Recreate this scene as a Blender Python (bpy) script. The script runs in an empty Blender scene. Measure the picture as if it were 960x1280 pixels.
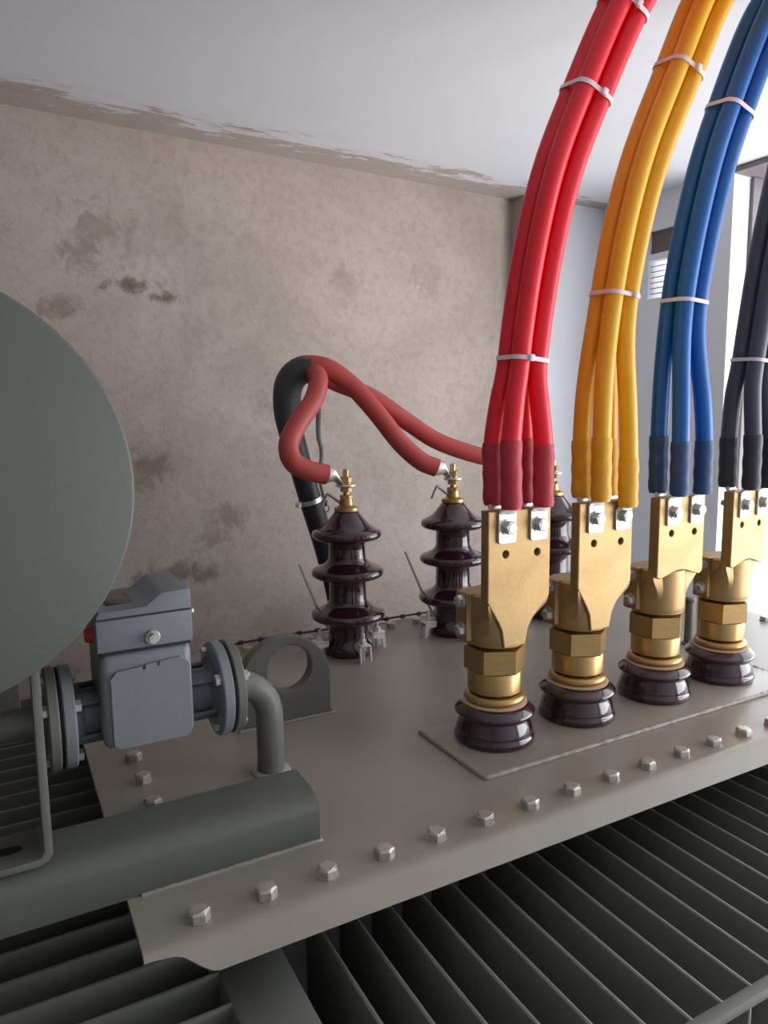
import bpy, bmesh, math, random
from mathutils import Vector, Matrix, noise
random.seed(7)
SC = bpy.context.scene
COL = SC.collection
PI = math.pi

# ------------------------------------------------------------------ materials
def srgb(r, g, b):
    f = lambda c: (c/12.92 if c <= .04045 else ((c+.055)/1.055)**2.4)
    return (f(r/255), f(g/255), f(b/255), 1)

def mat(name, col, rough=.5, metal=0.0, var=.12, scale=9.0, bump=0.0, bscale=60, coat=0.0, spec=.5, dirt=None, dirt_amt=.0, aniso=None, trans=0.0):
    m = bpy.data.materials.new(name); m.use_nodes = True
    nt = m.node_tree; N = nt.nodes; Lk = nt.links
    b = N['Principled BSDF']
    tc = N.new('ShaderNodeTexCoord')
    nz = N.new('ShaderNodeTexNoise'); nz.inputs['Scale'].default_value = scale; nz.inputs['Detail'].default_value = 6
    nz.inputs['Roughness'].default_value = .6
    if aniso:
        mp = N.new('ShaderNodeMapping'); mp.inputs['Scale'].default_value = aniso
        Lk.new(tc.outputs['Object'], mp.inputs['Vector']); Lk.new(mp.outputs['Vector'], nz.inputs['Vector'])
    else:
        Lk.new(tc.outputs['Object'], nz.inputs['Vector'])
    rp = N.new('ShaderNodeValToRGB')
    lo = tuple(c*(1-var) for c in col[:3])+(1,); hi = tuple(min(1, c*(1+var)) for c in col[:3])+(1,)
    rp.color_ramp.elements[0].position = .3; rp.color_ramp.elements[0].color = lo
    rp.color_ramp.elements[1].position = .7; rp.color_ramp.elements[1].color = hi
    Lk.new(nz.outputs['Fac'], rp.inputs['Fac'])
    out = rp.outputs['Color']
    if dirt:
        n2 = N.new('ShaderNodeTexNoise'); n2.inputs['Scale'].default_value = scale*.55; n2.inputs['Detail'].default_value = 8
        n2.inputs['Roughness'].default_value = .68; n2.inputs['Distortion'].default_value = .7
        Lk.new(tc.outputs['Object'], n2.inputs['Vector'])
        r2 = N.new('ShaderNodeValToRGB'); r2.color_ramp.elements[0].position = .5; r2.color_ramp.elements[1].position = .72
        r2.color_ramp.elements[0].color = (0, 0, 0, 1); r2.color_ramp.elements[1].color = (dirt_amt,)*3+(1,)
        Lk.new(n2.outputs['Fac'], r2.inputs['Fac'])
        mx = N.new('ShaderNodeMix'); mx.data_type = 'RGBA'
        Lk.new(r2.outputs['Color'], mx.inputs[0]); Lk.new(out, mx.inputs[6]); mx.inputs[7].default_value = dirt
        out = mx.outputs[2]
    Lk.new(out, b.inputs['Base Color'])
    b.inputs['Metallic'].default_value = metal
    rr = N.new('ShaderNodeMapRange'); rr.inputs['To Min'].default_value = max(.02, rough-.07); rr.inputs['To Max'].default_value = min(1, rough+.07)
    Lk.new(nz.outputs['Fac'], rr.inputs['Value']); Lk.new(rr.outputs['Result'], b.inputs['Roughness'])
    b.inputs['Coat Weight'].default_value = coat; b.inputs['Coat Roughness'].default_value = .06
    b.inputs['Specular IOR Level'].default_value = spec
    b.inputs['Transmission Weight'].default_value = trans
    if bump > 0:
        n3 = N.new('ShaderNodeTexNoise'); n3.inputs['Scale'].default_value = bscale; n3.inputs['Detail'].default_value = 5
        Lk.new(tc.outputs['Object'], n3.inputs['Vector'])
        bp = N.new('ShaderNodeBump'); bp.inputs['Strength'].default_value = bump; bp.inputs['Distance'].default_value = .004
        Lk.new(n3.outputs['Fac'], bp.inputs['Height']); Lk.new(bp.outputs['Normal'], b.inputs['Normal'])
    return m

M = {
 'lid': mat('lid_paint', srgb(140, 134, 125), .31, 0, .10, 5, .06, 90, dirt=srgb(140, 126, 110), dirt_amt=.5),
 'tank': mat('tank_paint', srgb(112, 114, 107), .46, 0, .08, 4, .10, 120),
 'fin': mat('fin_paint', srgb(108, 110, 101), .42, 0, .08, 4, .05, 120),
 'conservator': mat('conservator_paint', srgb(88, 91, 84), .46, 0, .03, 3, .05, 160),
 'lug': mat('lug_paint', srgb(102, 102, 96), .46, 0, .06, 10, .10, 150),
 'bead': mat('weld_paint', srgb(160, 155, 146), .45, 0, .15, 40, .4, 120),
 'relay': mat('relay_paint', srgb(120, 124, 129), .42, 0, .04, 12, .12, 260),
 'relaydark': mat('relay_casting', srgb(84, 88, 93), .55, 0, .1, 20, .3, 160),
 'rubber': mat('black_rubber', srgb(26, 27, 29), .6),
 'glass': mat('dark_sight_glass', srgb(52, 46, 44), .15, 0, .3, 60),
 'redplastic': mat('red_plastic', srgb(170, 36, 34), .4),
 'zinc': mat('zinc_steel', srgb(196, 196, 192), .34, .9, .12, 60),
 'bolt': mat('galvanised_bolt', srgb(190, 186, 178), .42, .75, .18, 90, .15, 200),
 'bracket': mat('aluminium_clamp', srgb(215, 213, 208), .4, .2, .1, 60),
 'tin': mat('tinned_copper', srgb(225, 224, 220), .32, .85, .12, 70, .15, 120),
 'brass': mat('cast_brass', srgb(170, 142, 98), .48, .75, .12, 14, .07, 130, dirt=srgb(128, 96, 62), dirt_amt=.5),
 'brassturn': mat('turned_brass', srgb(182, 150, 98), .36, .85, .12, 30, .05, 200, aniso=(1, 1, 30)),
 'porcelain': mat('brown_glazed_porcelain', srgb(50, 28, 34), .14, 0, .18, 12, 0, 60, coat=.6),
 'cork': mat('cork_gasket', srgb(190, 160, 128), .7),
 'red': mat('red_cable_jacket', srgb(232, 24, 44), .36, 0, .05, 20),
 'redtape': mat('dark_red_sleeve', srgb(178, 46, 60), .58, 0, .1, 30, .25, 70),
 'yel': mat('yellow_cable_jacket', srgb(232, 174, 28), .38, 0, .05, 20),
 'yeltape': mat('yellow_sleeve', srgb(224, 168, 32), .55, 0, .07, 30, .25, 70),
 'blu': mat('blue_cable_jacket', srgb(12, 96, 172), .36, 0, .06, 20),
 'blutape': mat('dark_blue_sleeve', srgb(42, 74, 116), .55, 0, .08, 30, .25, 70),
 'blk': mat('black_cable_jacket', srgb(74, 77, 88), .40, 0, .06, 20),
 'blktape': mat('black_sleeve', srgb(50, 52, 62), .55, 0, .08, 30, .25, 70),
 'tie': mat('white_nylon', srgb(226, 218, 220), .45, 0, .03),
 'hvred': mat('brick_red_core', srgb(176, 70, 64), .5, 0, .06, 16, .08, 60),
 'sheath': mat('black_sheath', srgb(40, 42, 46), .45, 0, .12, 14, .1, 40),
 'boot': mat('dark_grey_boot', srgb(66, 67, 68), .6, 0, .15, 30, .3, 70),
 'braid': mat('grey_braid', srgb(112, 110, 106), .55, .4, .15, 90, .4, 200),
 'rod': mat('grey_steel_rod', srgb(120, 118, 114), .4, .7),
 'wire': mat('dark_wire', srgb(58, 54, 50), .6),
 'whitepaint': mat('white_wall_paint', srgb(222, 225, 232), .75, 0, .02, 4, .1, 60),
 'cement': mat('raw_cement', srgb(160, 152, 145), .9, 0, .12, 9, .4, 70),
 'floor': mat('floor_concrete', srgb(120, 115, 108), .8, 0, .12, 3, .3, 40),
 'shutter': mat('grey_shutter_steel', srgb(128, 124, 126), .6, .2, .14, 12, .2, 30),
 'brownpanel': mat('brown_panel', srgb(104, 92, 88), .6, 0, .08),
 'louvre': mat('grey_louvre_blade', srgb(150, 152, 156), .5, .2),
}

ROOM_A = math.radians(2.826)
UX = Vector((math.cos(ROOM_A), math.sin(ROOM_A), 0)); NV = Vector((-math.sin(ROOM_A), math.cos(ROOM_A), 0))
P0 = Vector((.5, 1.42, 0))
def room(u, v, z): return P0+UX*(u-.5)+NV*v+Vector((0, 0, z))
CEIL = 1.355; FLOOR = -1.25

def math_node(nt, op, a=None, b=None, clamp=False):
    n = nt.nodes.new('ShaderNodeMath'); n.operation = op; n.use_clamp = clamp
    for i, v in enumerate((a, b)):
        if v is None: continue
        if isinstance(v, (int, float)): n.inputs[i].default_value = v
        else: nt.links.new(v, n.inputs[i])
    return n.outputs[0]

def wall_coords(nt):
    """u along the rear wall, v out from it, z up"""
    g = nt.nodes.new('ShaderNodeNewGeometry')
    s = nt.nodes.new('ShaderNodeVectorMath'); s.operation = 'SUBTRACT'; s.inputs[1].default_value = P0
    nt.links.new(g.outputs['Position'], s.inputs[0])
    r = []
    for ax in (UX, NV, Vector((0, 0, 1))):
        d = nt.nodes.new('ShaderNodeVectorMath'); d.operation = 'DOT_PRODUCT'; d.inputs[1].default_value = ax
        nt.links.new(s.outputs[0], d.inputs[0]); r.append(d.outputs['Value'])
    return r[0], r[1], r[2]

def noise_node(nt, scale, detail=6, rough=.6, dist=0.0, vec=None):
    n = nt.nodes.new('ShaderNodeTexNoise'); n.inputs['Scale'].default_value = scale; n.inputs['Detail'].default_value = detail
    n.inputs['Roughness'].default_value = rough; n.inputs['Distortion'].default_value = dist
    if vec is None:
        vec = nt.nodes.new('ShaderNodeNewGeometry').outputs['Position']
    nt.links.new(vec, n.inputs['Vector'])
    return n.outputs['Fac']

def mixc(nt, fac, a, b):
    mx = nt.nodes.new('ShaderNodeMix'); mx.data_type = 'RGBA'
    nt.links.new(fac, mx.inputs[0])
    for i, c in ((6, a), (7, b)):
        if isinstance(c, tuple): mx.inputs[i].default_value = c
        else: nt.links.new(c, mx.inputs[i])
    return mx.outputs[2]

def smooth(nt, val, lo, hi):
    r = nt.nodes.new('ShaderNodeMapRange'); r.interpolation_type = 'SMOOTHSTEP'
    r.inputs['From Min'].default_value = lo; r.inputs['From Max'].default_value = hi
    nt.links.new(val, r.inputs['Value']); return r.outputs['Result']

def plaster():
    m = bpy.data.materials.new('bare_cement_plaster'); m.use_nodes = True; nt = m.node_tree
    b = nt.nodes['Principled BSDF']; b.inputs['Roughness'].default_value = .92; b.inputs['Specular IOR Level'].default_value = .2
    base = mixc(nt, smooth(nt, noise_node(nt, 1.8, 8, .62, .5), .32, .68), srgb(168, 156, 148), srgb(190, 178, 170))
    base = mixc(nt, math_node(nt, 'MULTIPLY', smooth(nt, noise_node(nt, 42, 4, .7), .4, .75), .35), base, srgb(140, 128, 122))
    # scuffs of darker mortar
    sc = math_node(nt, 'MULTIPLY', smooth(nt, noise_node(nt, 6.5, 10, .74, 1.2), .6, .78), .4)
    base = mixc(nt, sc, base, srgb(128, 112, 98))
    sc = math_node(nt, 'MULTIPLY', smooth(nt, noise_node(nt, 15, 10, .8, 2.2), .61, .72), .5)
    base = mixc(nt, sc, base, srgb(118, 102, 90))
    u, v, z = wall_coords(nt)
    wob = noise_node(nt, 14, 8, .7, .6); wob2 = noise_node(nt, 34, 6, .7)
    tot = None
    # irregular dirt stains, each with its own place on the wall (u, z, half width, half height, depth)
    for (su, sz, a, c, amt) in ((.195, .935, .055, .016, .9), (.30, .907, .05, .014, .9), (.225, .42, .05, .055, .6), (.455, .25, .055, .05, .5), (.31, .10, .10, .030, .75),
                                (.09, 1.0, .06, .05, .5), (.88, .99, .05, .06, .25), (.40, .20, .05, .04, .4), (.02, .86, .05, .03, .5), (.14, 1.08, .09, .06, .4), (.60, .60, .05, .04, .3), (1.2, 1.02, .06, .05, .25)):
        du = math_node(nt, 'DIVIDE', math_node(nt, 'SUBTRACT', u, su-.5), a); dz = math_node(nt, 'DIVIDE', math_node(nt, 'SUBTRACT', z, sz), c)
        d = math_node(nt, 'SQRT', math_node(nt, 'ADD', math_node(nt, 'MULTIPLY', du, du), math_node(nt, 'MULTIPLY', dz, dz)))
        d = math_node(nt, 'ADD', d, math_node(nt, 'MULTIPLY', math_node(nt, 'SUBTRACT', wob, .5), 5.0))
        d = math_node(nt, 'ADD', d, math_node(nt, 'MULTIPLY', math_node(nt, 'SUBTRACT', wob2, .5), 2.0))
        k = nt.nodes.new('ShaderNodeMapRange'); k.interpolation_type = 'SMOOTHSTEP'; k.inputs['From Min'].default_value = .2; k.inputs['From Max'].default_value = 1.5
        k.inputs['To Min'].default_value = amt; k.inputs['To Max'].default_value = 0
        nt.links.new(d, k.inputs['Value'])
        tot = k.outputs['Result'] if tot is None else math_node(nt, 'MAXIMUM', tot, k.outputs['Result'])
    base = mixc(nt, tot, base, srgb(112, 98, 84))
    nt.links.new(base, b.inputs['Base Color'])
    h = math_node(nt, 'ADD', noise_node(nt, 90, 6, .7), math_node(nt, 'MULTIPLY', noise_node(nt, 9, 8, .6, .4), 2.0))
    bp = nt.nodes.new('ShaderNodeBump'); bp.inputs['Strength'].default_value = .35; bp.inputs['Distance'].default_value = .006
    nt.links.new(h, bp.inputs['Height']); nt.links.new(bp.outputs['Normal'], b.inputs['Normal'])
    return m

def ceiling_mat():
    m = bpy.data.materials.new('flaking_ceiling_paint'); m.use_nodes = True; nt = m.node_tree
    b = nt.nodes['Principled BSDF']; b.inputs['Roughness'].default_value = .8; b.inputs['Specular IOR Level'].default_value = .2
    u, v, z = wall_coords(nt)
    d = math_node(nt, 'MULTIPLY', v, -1.0)
    mp = nt.nodes.new('ShaderNodeCombineXYZ')
    nt.links.new(math_node(nt, 'MULTIPLY', u, 3.2), mp.inputs[0]); nt.links.new(math_node(nt, 'MULTIPLY', v, 14.0), mp.inputs[1])
    n1 = noise_node(nt, 1.6, 9, .72, .4, mp.outputs[0])
    # bare band next to the wall with a ragged edge, flakes beyond it
    edge = math_node(nt, 'ADD', d, math_node(nt, 'MULTIPLY', math_node(nt, 'SUBTRACT', n1, .46), -.62))
    bare = nt.nodes.new('ShaderNodeMapRange'); bare.inputs['From Min'].default_value = .088; bare.inputs['From Max'].default_value = .104
    bare.inputs['To Min'].default_value = 1; bare.inputs['To Max'].default_value = 0
    nt.links.new(edge, bare.inputs['Value'])
    tone = noise_node(nt, 3.0, 6)
    paint = mixc(nt, tone, srgb(224, 228, 235), srgb(232, 236, 242))
    raw = mixc(nt, noise_node(nt, 26, 6, .7), srgb(176, 166, 158), srgb(198, 190, 184))
    # bright halo of thick lime along the flaked edge
    halo = nt.nodes.new('ShaderNodeMapRange'); halo.inputs['From Min'].default_value = .10; halo.inputs['From Max'].default_value = .18
    halo.inputs['To Min'].default_value = .7; halo.inputs['To Max'].default_value = 0
    nt.links.new(edge, halo.inputs['Value'])
    paint = mixc(nt, halo.outputs['Result'], paint, srgb(222, 222, 224))
    c = mixc(nt, bare.outputs['Result'], paint, raw)
    nt.links.new(c, b.inputs['Base Color'])
    h = math_node(nt, 'SUBTRACT', math_node(nt, 'MULTIPLY', noise_node(nt, 8, 8, .6), .8), bare.outputs['Result'])
    bp = nt.nodes.new('ShaderNodeBump'); bp.inputs['Strength'].default_value = .3; bp.inputs['Distance'].default_value = .006
    nt.links.new(h, bp.inputs['Height']); nt.links.new(bp.outputs['Normal'], b.inputs['Normal'])
    return m

def paving_mat():
    m = bpy.data.materials.new('pale_paving'); m.use_nodes = True; nt = m.node_tree
    b = nt.nodes['Principled BSDF']; b.inputs['Roughness'].default_value = .85
    tc = nt.nodes.new('ShaderNodeNewGeometry')
    br = nt.nodes.new('ShaderNodeTexBrick'); br.inputs['Scale'].default_value = 1.4
    br.inputs['Color1'].default_value = srgb(206, 192, 186); br.inputs['Color2'].default_value = srgb(198, 186, 180); br.inputs['Mortar'].default_value = srgb(170, 156, 148)
    br.inputs['Mortar Size'].default_value = .012
    nt.links.new(tc.outputs['Position'], br.inputs['Vector'])
    c = mixc(nt, math_node(nt, 'MULTIPLY', noise_node(nt, 2.5, 6), .35), br.outputs['Color'], srgb(222, 212, 206))
    nt.links.new(c, b.inputs['Base Color'])
    return m
M['plaster'] = plaster(); M['ceiling'] = ceiling_mat(); M['paving'] = paving_mat()

# ------------------------------------------------------------------ mesh builder
class MB:
    def __init__(s): s.bm = bmesh.new()
    def box(s, c, size, bev=0.0, rot=None, seg=2):
        r = bmesh.ops.create_cube(s.bm, size=1.0)
        vs = r['verts']
        Mx = Matrix.Translation(Vector(c)) @ (rot.to_4x4() if rot else Matrix.Identity(4)) @ Matrix.Diagonal((*size, 1))
        bmesh.ops.transform(s.bm, matrix=Mx, verts=vs)
        if bev > 0:
            es = list({e for v in vs for e in v.link_edges})
            bmesh.ops.bevel(s.bm, geom=es, offset=bev, segments=seg, affect='EDGES', profile=.5)
        return s
    def prism(s, poly, axis, lo, hi, bev=0.0, seg=2):
        """poly: 2-D outline; axis 'x','y','z' is the extrusion axis; the other two axes take the outline in order"""
        def P(a, b, t): return {'x': (t, a, b), 'y': (a, t, b), 'z': (a, b, t)}[axis]
        A = [s.bm.verts.new(P(a, b, lo)) for a, b in poly]; B = [s.bm.verts.new(P(a, b, hi)) for a, b in poly]
        fs = [s.bm.faces.new(A), s.bm.faces.new(B[::-1])]
        n = len(poly)
        for i in range(n): fs.append(s.bm.faces.new((A[i], B[i], B[(i+1) % n], A[(i+1) % n])))
        bmesh.ops.recalc_face_normals(s.bm, faces=fs)
        if bev > 0:
            es = [e for f in fs[:2] for e in f.edges]
            bmesh.ops.bevel(s.bm, geom=list(set(es)), offset=bev, segments=seg, affect='EDGES', profile=.5)
        return s
    def ring(s, pts):
        return [s.bm.verts.new(p) for p in pts]
    def bridge(s, A, B):
        n = len(A)
        for i in range(n): s.bm.faces.new((A[i], A[(i+1) % n], B[(i+1) % n], B[i]))
    def loft(s, rings, cap=True):
        R = [s.ring(r) for r in rings]
        for a, b in zip(R, R[1:]): s.bridge(a, b)
        if cap: s.bm.faces.new(R[0][::-1]); s.bm.faces.new(R[-1])
        return s
    def lathe(s, prof, o=(0, 0, 0), ax=(0, 0, 1), seg=48, cap=True):
        """prof: (radius, height) pairs along ax from o"""
        ax = Vector(ax).normalized(); o = Vector(o)
        t = Vector((1, 0, 0)) if abs(ax.x) < .9 else Vector((0, 1, 0))
        e1 = ax.cross(t).normalized(); e2 = ax.cross(e1)
        rings = [[o+ax*h+(e1*math.cos(2*PI*i/seg)+e2*math.sin(2*PI*i/seg))*r for i in range(seg)] for r, h in prof]
        return s.loft(rings, cap)
    def cyl(s, p, q, r, seg=24, bev=0.0):
        p, q = Vector(p), Vector(q); L = (q-p).length; ax = (q-p).normalized()
        pr = [(r, 0), (r, L)] if bev <= 0 else [(r-bev, 0), (r, bev), (r, L-bev), (r-bev, L)]
        return s.lathe(pr, p, ax, seg)
    def hexa(s, p, q, r, cham=.12, a0=0.0):
        p, q = Vector(p), Vector(q); L = (q-p).length; ax = (q-p).normalized()
        t = Vector((1, 0, 0)) if abs(ax.x) < .9 else Vector((0, 1, 0))
        e1 = ax.cross(t).normalized(); e2 = ax.cross(e1)
        def rg(rad, h): return [p+ax*h+(e1*math.cos(PI/3*i+a0)+e2*math.sin(PI/3*i+a0))*rad for i in range(6)]
        return s.loft([rg(r, 0), rg(r, L*(1-cham)), rg(r*.86, L)])
    def tube(s, pts, r, seg=16, sub=6, cap=True):
        P = smooth_path(pts, sub); n = len(P)
        rad = r if callable(r) else (lambda t: r)
        T = [(P[min(i+1, n-1)]-P[max(i-1, 0)]).normalized() for i in range(n)]
        t0 = T[0]; up = Vector((0, 0, 1)) if abs(t0.z) < .9 else Vector((0, 1, 0))
        e1 = t0.cross(up).normalized(); rings = []
        for i in range(n):
            e1 = (e1-T[i]*e1.dot(T[i])).normalized(); e2 = T[i].cross(e1); rr = rad(i/(n-1))
            rings.append([P[i]+(e1*math.cos(2*PI*k/seg)+e2*math.sin(2*PI*k/seg))*rr for k in range(seg)])
        return s.loft(rings, cap)
    def plate(s, outline, holes, y0, y1, bev=.0015):
        """a plate standing in the xz plane with real holes, from y0 to y1"""
        cu = bpy.data.curves.new('tmp', 'CURVE'); cu.dimensions = '2D'; cu.fill_mode = 'BOTH'
        th = y1-y0; cu.extrude = th/2-bev; cu.bevel_depth = bev; cu.bevel_resolution = 1; cu.offset = -bev
        for poly in [outline]+holes:
            sp = cu.splines.new('POLY'); sp.points.add(len(poly)-1); sp.use_cyclic_u = True
            for p, (a, b) in zip(sp.points, poly): p.co = (a, b, 0, 1)
        ob = bpy.data.objects.new('tmp', cu)
        me = ob.to_mesh()
        b2 = bmesh.new(); b2.from_mesh(me); ob.to_mesh_clear()
        bmesh.ops.remove_doubles(b2, verts=b2.verts, dist=1e-6)
        bmesh.ops.transform(b2, matrix=Matrix(((1, 0, 0, 0), (0, 0, -1, (y0+y1)/2), (0, 1, 0, 0), (0, 0, 0, 1))), verts=b2.verts)
        tm = bpy.data.meshes.new('tmp'); b2.to_mesh(tm); b2.free(); s.bm.from_mesh(tm)
        bpy.data.meshes.remove(tm); bpy.data.objects.remove(ob); bpy.data.curves.remove(cu)
        return s
    def rotz(s, c, a):
        if a: bmesh.ops.rotate(s.bm, cent=Vector(c), matrix=Matrix.Rotation(a, 3, 'Z'), verts=s.bm.verts)
        return s
    def mesh(s, name, m, off=(0, 0, 0), ang=38):
        bmesh.ops.recalc_face_normals(s.bm, faces=s.bm.faces)
        if tuple(off) != (0, 0, 0): bmesh.ops.translate(s.bm, vec=-Vector(off), verts=s.bm.verts)
        me = bpy.data.meshes.new(name); s.bm.to_mesh(me); s.bm.free()
        me.polygons.foreach_set('use_smooth', [True]*len(me.polygons)); me.set_sharp_from_angle(angle=math.radians(ang))
        me.materials.append(m); return me

def smooth_path(pts, sub=6):
    P = [Vector(p) for p in pts]
    if len(P) == 2 or sub <= 1: return P
    Q = [P[0]*2-P[1]]+P+[P[-1]*2-P[-2]]; out = []
    for i in range(1, len(Q)-2):
        a, b, c, d = Q[i-1:i+3]
        for k in range(sub):
            t = k/sub
            out.append(.5*((2*b)+(c-a)*t+(2*a-5*b+4*c-d)*t*t+(3*b-a-3*c+d)*t**3))
    out.append(P[-1]); return out

def circ(cx, cz, r, n=28): return [(cx+r*math.cos(2*PI*i/n), cz+r*math.sin(2*PI*i/n)) for i in range(n)]

# ------------------------------------------------------------------ object helpers
def thing(name, label, cat, loc=(0, 0, 0), group=None):
    o = bpy.data.objects.new(name, None); COL.objects.link(o); o.location = loc; o.empty_display_size = .05
    o['label'] = label; o['category'] = cat
    if group: o['group'] = group
    return o
def root_loc(o):
    v = Vector(o.location)
    while o.parent: o = o.parent; v += Vector(o.location)
    return v
def part(name, mb, m, parent, label=None, at=None, ang=38):
    """mesh given in world coordinates, or (with at=) round its own origin placed at world point at"""
    base = root_loc(parent)
    if at is None: me = mb.mesh(name, m, base, ang)
    else: me = mb if isinstance(mb, bpy.types.Mesh) else mb.mesh(name, m, ang=ang)
    o = bpy.data.objects.new(name, me); COL.objects.link(o); o.parent = parent
    if at is not None: o.location = Vector(at)-base
    if label: o['label'] = label
    return o
def solo(name, mb, m, label, cat, group=None, ang=38):
    o = bpy.data.objects.new(name, mb.mesh(name, m, ang=ang)); COL.objects.link(o)
    o['label'] = label; o['category'] = cat
    if group: o['group'] = group
    return o
def struct(name, mb, m, parent=None):
    o = bpy.data.objects.new(name, mb.mesh(name, m, ang=30)); COL.objects.link(o); o['kind'] = 'structure'
    if parent: o.parent = parent
    return o
def copy_tree(o, parent=None):
    c = o.copy(); COL.objects.link(c)
    if parent: c.parent = parent
    for ch in list(o.children): copy_tree(ch, c)
    return c

# ------------------------------------------------------------------ the room
def roombox(mb, u0, u1, v0, v1, z0, z1):
    rot = Matrix.Rotation(ROOM_A, 3, 'Z')
    c = room((u0+u1)/2, (v0+v1)/2, (z0+z1)/2)
    return mb.box(c, (u1-u0, v1-v0, z1-z0), rot=rot)
UL, UR, VF = -1.7, 1.996, -3.6
struct('wall_back', roombox(MB(), UL-.1, UR+.1, 0, .12, FLOOR, CEIL), M['plaster'])
struct('floor', roombox(MB(), UL-.1, UR+.095, VF-.1, .12, FLOOR-.12, FLOOR), M['floor'])
struct('ceiling', roombox(MB(), UL-.1, UR+.095, VF-.1, .12, CEIL, CEIL+.14), M['ceiling'])
struct('wall_front', roombox(MB(), UL-.1, UR+.09, VF-.1, VF, FLOOR, CEIL), M['whitepaint'])
struct('wall_left', roombox(MB(), UL-.1, UL, VF, 0, FLOOR, CEIL), M['cement'])
# white pier standing proud of the plaster wall, its left return left in bare cement
struct('wall_pier', roombox(MB(), 1.598, UR, -.074, 0, FLOOR, CEIL), M['whitepaint'])
struct('trim_1', roombox(MB(), 1.590, 1.598, -.070, 0, FLOOR, CEIL), M['cement'])
# right wall: pieces round the louvre opening, then the doorway
LV0, LV1_, LZ0, LZ1 = -.300, -.510, .975, 1.222
DJ = -.628
w = MB()
roombox(w, UR, UR+.09, LV0, 0, FLOOR, CEIL)
roombox(w, UR, UR+.09, DJ, LV1_, FLOOR, CEIL)
roombox(w, UR, UR+.09, LV1_, LV0, FLOOR, LZ0)
roombox(w, UR, UR+.09, LV1_, LV0, LZ1, CEIL)
struct('wall_right', w, M['whitepaint'])
win = bpy.data.objects.new('window_1', None); COL.objects.link(win); win['kind'] = 'structure'
w = MB(); roombox(w, UR+.014, UR+.06, LV1_, LV0, 1.142, LZ1); struct('shutter_box', w, M['brownpanel'], win)
w = MB(); roombox(w, UR+.004, UR+.05, LV1_, LV0, 1.122, 1.142); roombox(w, UR+.004, UR+.05, LV1_, LV0, LZ0, LZ0+.008)
struct('window_frame', w, M['whitepaint'], win)
for i in range(6):
    z = .983+(i+1)*.0196
    w = MB(); w.box(room(UR+.022, (LV0+LV1_)/2-.003, z), (.026, abs(LV1_-LV0)-.002, .0032), rot=Matrix.Rotation(ROOM_A, 3, 'Z') @ Matrix.Rotation(math.radians(-13), 3, 'Y'))
    struct('louvre_blade', w, M['louvre'], win)
# steel shutter guide at the outer edge of the doorway and a thin lintel plate
struct('door_1', roombox(MB(), UR+.092, UR+.172, DJ-.012, DJ+.14, FLOOR, CEIL-.02), M['shutter'])
struct('trim_2', roombox(MB(), UR-.004, UR+.20, DJ-2.7, DJ+.002, CEIL-.018, CEIL-.002), M['shutter'])
struct('wall_right.001', roombox(MB(), UR, UR+.09, VF, DJ-2.7, FLOOR, CEIL), M['whitepaint'])
g = MB(); g.box((12, -1, FLOOR-.14), (36, 40, .02)); struct('ground', g, M['paving'])

# ------------------------------------------------------------------ transformer tank with corrugated fins
ZF = -.10
tank = thing('transformer', 'grey corrugated power transformer with a flat bolted lid carrying the bushings', 'transformer', (.85, .45, FLOOR))
t = MB(); t.box((.87, .50, (FLOOR+.1-.0085)/2), (1.58, .84, -(FLOOR+.1)-.0085), .004); part('tank_body', t, M['tank'], tank)
t = MB(); t.box((.85, .455, FLOOR+.05), (1.5, .7, .1), .01); part('base_frame', t, M['tank'], tank)
t = MB(); t.box((.067, -.115, -.55), (.082, .45, .90), .004, seg=2); part('corner_duct', t, M['tank'], tank)
finm = MB(); finm.box((0, -.098, -.45), (.007, .384, .90), .003)
finm = finm.mesh('cooling_fin', M['fin'])
for k in range(-4, 28):
    part('cooling_fin', finm, None, tank, at=(.3645+.0503*k, -.006, ZF))
fl = MB(); fl.box((-.172, 0, -.45), (.496, .007, .90), .003); fl = fl.mesh('cooling_fin', M['fin'])
for k in range(-5, 19):
    y = .137+.0537*k
    part('cooling_fin', fl, None, tank, at=(-.048 if y < .112 else .002, y, ZF))
r = MB(); r.box((.925, -.299, ZF-.008), (1.66, .016, .016), .005); r.box((.925, -.299, ZF-.80), (1.66, .012, .016), .004); part('fin_rail', r, M['tank'], tank)
r = MB(); r.box((-.412, .39, ZF-.010), (.012, 1.54, .018), .004); part('fin_rail', r, M['tank'], tank)

# ------------------------------------------------------------------ lid
LX0, LX1, LY0, LY1 = -.066, 1.69, -.036, .936
t = MB()
RB = .020; YC = -.021
# top sheet, rolled front edge and sloping apron with its S-shaped cut end
t.box(((LX0+LX1)/2, (YC+LY1)/2, -.004), (LX1-LX0, LY1-YC, .008))
sec = [(YC-RB*math.sin(a), -RB+RB*math.cos(a)) for a in [PI/4*i/6 for i in range(7)]]
inn = [(YC-(RB-.008)*math.sin(a), -RB+(RB-.008)*math.cos(a)) for a in [PI/4*i/6 for i in range(6, -1, -1)]]
t.prism(sec+inn, 'x', LX0, LX1)
t.prism([(LX0, 0), (-.058, 0), (-.044, -.0015), (-.034, -.003), (-.026, -.0065), (-.018, -.013), (-.009, -.021), (.0, -.0275), (.008, -.030), (LX1, -.030), (LX1, 0)][1:], 'y', 0, .007)
t.bm.verts.ensure_lookup_table(); nv = list(t.bm.verts)[-20:]
R45 = Matrix.Translation((0, YC-RB*math.sin(PI/4), -RB+RB*math.cos(PI/4))) @ Matrix.Rotation(-PI/4, 4, 'X')
bmesh.ops.transform(t.bm, matrix=R45, verts=nv)
lid = part('lid_plate', t, M['lid'], tank)
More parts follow.
